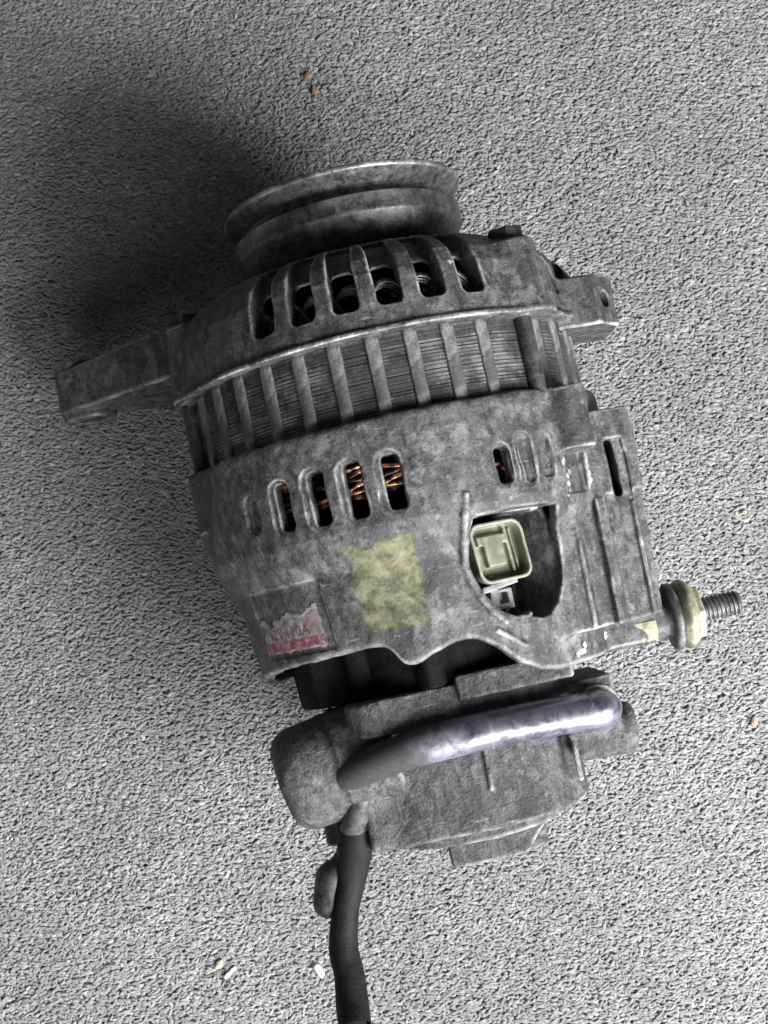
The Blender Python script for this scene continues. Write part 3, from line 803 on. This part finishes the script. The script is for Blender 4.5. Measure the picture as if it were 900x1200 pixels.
# yellow paint dab on the terminal boss
t = NT('yellow marking paint'); n = t.noise(350, 5, 0.65)
c_ = t.ramp(n, [(0.38, (0.12, 0.12, 0.08)), (0.5, (0.26, 0.255, 0.14)), (0.62, (0.28, 0.2, 0.16)), (0.72, (0.32, 0.315, 0.2))])
t.set(Base_Color=c_, Roughness=0.7); M['dab'] = t.m
V = []; F = []; nu, nv = 14, 18
for i in range(nu+1):
    for j in range(nv+1):
        a = radians(-62 + 70*j/nv); x = 58 + 8.5*i/nu
        V.append((x, -50.5 + 6.85*sin(a), 20 + 6.85*cos(a)))
for i in range(nu):
    for j in range(nv):
        q = mnoise.noise((i*0.33, j*0.3, 2.2))
        if min(i, nu-1-i, j, nv-1-j) > 0.6 + 2.2*q: F.append((i*(nv+1)+j, i*(nv+1)+j+1, (i+1)*(nv+1)+j+1, (i+1)*(nv+1)+j))
o = mesh_obj('paint_dab', V, F, M['dab'], rear); fix_clean(o)

# ---- vacuum pump
PB = Field((-66, -118, -52), (64, -48, 52), 0.5)
PB.add(lambda X, Y, Z: smax(sd_box(X, Y, Z, (2.5, -60.6, 0), (35.0, 5.4, 36.8), 1.0), np.sqrt(X**2 + (Z+2)**2) - 47, 2.0))
PB.add(lambda X, Y, Z: sd_box(X, Y, Z, (19, -56.6, 20), (17.5, 3.8, 18.4), 1.0), (-2, -64, 0, 40, -50, 42), 0.4)
PB.add(lambda X, Y, Z: sd_box(X, Y, Z, (40.5, -71, 8), (8.5, 8.5, 20), 1.2), (28, -84, -16, 56, -56, 36), 1.5)
def pbody(X, Y, Z):
    d = np.sqrt((X-0.5)**2 + (Z+2)**2) - 37.5
    d = smax(d, Z - 33.5 - X*0.02, 6.0)
    return smax(d, mx(Y + 60, -100.2 - Y), 1.4)
PB.add(pbody, None, 2.5)
def prear(X, Y, Z):
    d = np.sqrt((X-0.5)**2 + (Z+4)**2) - 31
    return smax(d, mx(Y + 90, -104.0 - Y), 1.5)
PB.add(prear, None, 1.0)
PB.add(lambda X, Y, Z: sd_box(X, Y, Z, (5.5, -101, 2), (16.0, 12.0, 12), 1.0), (-20, -116, -16, 30, -84, 24), 0.8)
PB.cut(lambda X, Y, Z: sd_seg(X, Y, Z, (17, -118, 14), (26, -106, 10), 5.5), (8, -118, 0, 32, -98, 24), 1.0)
for (x, y0, y1) in ((6.5, -70, -88), (34.0, -66, -92)):
    z_ = 33.6 if x < 20 else 25.5
    PB.add(lambda X, Y, Z, x=x, y0=y0, y1=y1, z_=z_: sd_seg(X, Y, Z, (x, y0, z_-0.5), (x-0.8, y1, z_-0.5), 0.9), (x-4, y1-4, z_-5, x+4, y0+4, z_+5), 0.8)
# big side plug and the neck that carries it
KA, KB = (-28, -71.5, 17), (-57, -76.0, 19)
PB.add(lambda X, Y, Z: sd_cyl(X, Y, Z, KA, KB, 16.2, 8.0), (-66, -98, -4, -10, -50, 42), 3.0)
PB.add(lambda X, Y, Z: sd_cyl(X, Y, Z, (-20, -71, 18), (-37.5, -73, 18), 17.0, 1.5), (-46, -98, -6, -10, -50, 42), 1.5)
# lower left step of the body
PB.add(lambda X, Y, Z: sd_box(X, Y, Z, (-18, -92, 12), (15.5, 9.0, 15), 2.5), (-40, -108, -8, 4, -78, 34), 2.5)
# round boss at the right
PB.add(lambda X, Y, Z: sd_cyl(X, Y, Z, (34, -80, 18), (54.0, -81, 18), 8.0, 3.0), (30, -92, 4, 60, -68, 30), 1.2)
PB.warp(lumps(0.12, 3.9, 0.7)); PB.warp(lumps(0.08, 1.9, 1.9))
pump = PB.build('vacuum_pump', M['pump'], alt)
pipe = tube('pipe', [(-37, -76.0, 29), (-29, -73.6, 35), (-15.6, -71.2, 38.6), (4.6, -70.2, 39.6), (20.0, -70.2, 39.8), (32, -70.7, 39.8), (38.2, -71.2, 39.7), (41.6, -71.5, 38.6), (42.8, -71.7, 34.5), (43, -71.9, 22)],
            [5.0, 5.2, 5.4, 5.6, 5.6, 5.6, 5.7, 5.7, 5.6, 5.6], M['pipe'], pump, seg=32, sub=10)
lathe('pipe_collar', [(24, 5), (24, 6.9), (28.6, 6.9), (29, 6.5), (29, 5)], M['pump'], pipe, axis='z', center=(43, -71.9, 0), seg=40)
sc_ = Field((-52, -104, 0), (-32, -82, 22), 0.4)
sc_.add(lambda X, Y, Z: sd_cyl(X, Y, Z, (-42.5, -84, 11), (-42.8, -98, 11), 4.7, 0.8))
sc_.build('screw', M['steel_dark'], pump)

# ---- hose on the pump's outlet
fit = tube('hose_fitting', [(-33, -82, 28), (-35.5, -88, 24), (-38, -94, 20)], [3.4, 4.4, 4.6], M['steel_dark'], pump, seg=24)
hose_pts = [(-36.2, -88.5, 22), (-38.2, -97, 19), (-41.6, -107, 16), (-45.6, -117, 16), (-48.6, -128, 17), (-48.4, -136, 19), (-49.0, -143.5, 22.5), (-49.3, -149, 26)]
hose = tube('hose', hose_pts, [4.0, 5.8, 4.9, 4.2, 4.6, 4.7, 5.1, 5.0], M['rubber'], pump, seg=28, cap=False)
tube('hose_end', [(-49.1, -145.8, 23.8), (-49.3, -148.8, 25.8)], [3.6, 3.6], M['void'], hose, seg=24)
HC = Field((-62, -124, 2), (-30, -94, 32), 0.4)
HC.add(lambda X, Y, Z: smin(sd_seg(X, Y, Z, (-48.5, -107, 14), (-50.5, -114.5, 13), 4.6, 5.0), sd_seg(X, Y, Z, (-41, -100, 15), (-48, -108, 14), 3.2, 4.0), 2.0))
HC.build('hose_clamp', M['steel_dark'], hose)

# ------------------------------------------------------------------ crumbs on the carpet
GZ = radians(12.2)
def w_of(x, y): return (cos(GZ)*x - sin(GZ)*y + 8, sin(GZ)*x + cos(GZ)*y)
def crumb(name, x, y, size, col, rz, label, cat, z=0.2):
    px, py = w_of(x, y)
    bm = bmesh.new(); bmesh.ops.create_icosphere(bm, subdivisions=2, radius=1.0)
    for v in bm.verts:
        d = 1 + 0.35*mnoise.noise((v.co.x*1.7+px, v.co.y*1.7+py, v.co.z*1.7))
        v.co = Vector((v.co.x*size[0]*d, v.co.y*size[1]*d, v.co.z*size[2]*d))*MM
    me = bpy.data.meshes.new(name); bm.to_mesh(me); bm.free()
    t = NT('crumb ' + label[:20]); n = t.noise(600, 4)
    t.set(Base_Color=t.ramp(n, [(0.35, tuple(c*0.55 for c in col)), (0.65, col)]), Roughness=0.7); me.materials.append(t.m)
    o = bpy.data.objects.new(name, me); C.objects.link(o)
    o.location = (px*MM, py*MM, z*MM); o.rotation_euler = (random.uniform(-.3, .3), random.uniform(-.3, .3), rz)
    return tag(o, label, cat, 'crumbs scattered on the carpet')
crumb('crumb', -66.2, -155.1, (1.7, 3.0, 1.0), (0.58, 0.56, 0.44), 0.5, 'largest cream crumb, just left of the black hose', 'crumb', 0.6)
crumb('crumb', -98.6, -148.6, (0.9, 3.3, 0.6), (0.8, 0.78, 0.7), -0.75, 'thin white sliver beside a yellowish crumb at lower left', 'crumb', 0.7)
crumb('crumb', -102.2, -145.1, (1.3, 2.5, 0.8), (0.36, 0.34, 0.22), -0.6, 'dull yellowish crumb above the thin white sliver', 'crumb', 0.5)
crumb('crumb', 112.2, -100.1, (1.2, 2.2, 0.8), (0.40, 0.27, 0.19), -0.25, 'small brown crumb on carpet right of the vacuum pump', 'crumb', 0.5)
crumb('crumb', 126.9, -22.7, (1.1, 0.9, 0.6), (0.46, 0.45, 0.22), 0.2, 'tiny yellow speck at the right edge above the bolt', 'crumb', 0.3)
crumb('copper_scrap', 0.2, 178.6, (1.8, 1.3, 0.6), (0.30, 0.16, 0.08), 0.4, 'upper of two copper scraps beyond the pulley', 'scrap', 0.5)
crumb('copper_scrap', 1.4, 172.4, (1.2, 1.9, 0.6), (0.27, 0.14, 0.07), 0.15, 'lower of two copper scraps, nearer the pulley', 'scrap', 0.5)
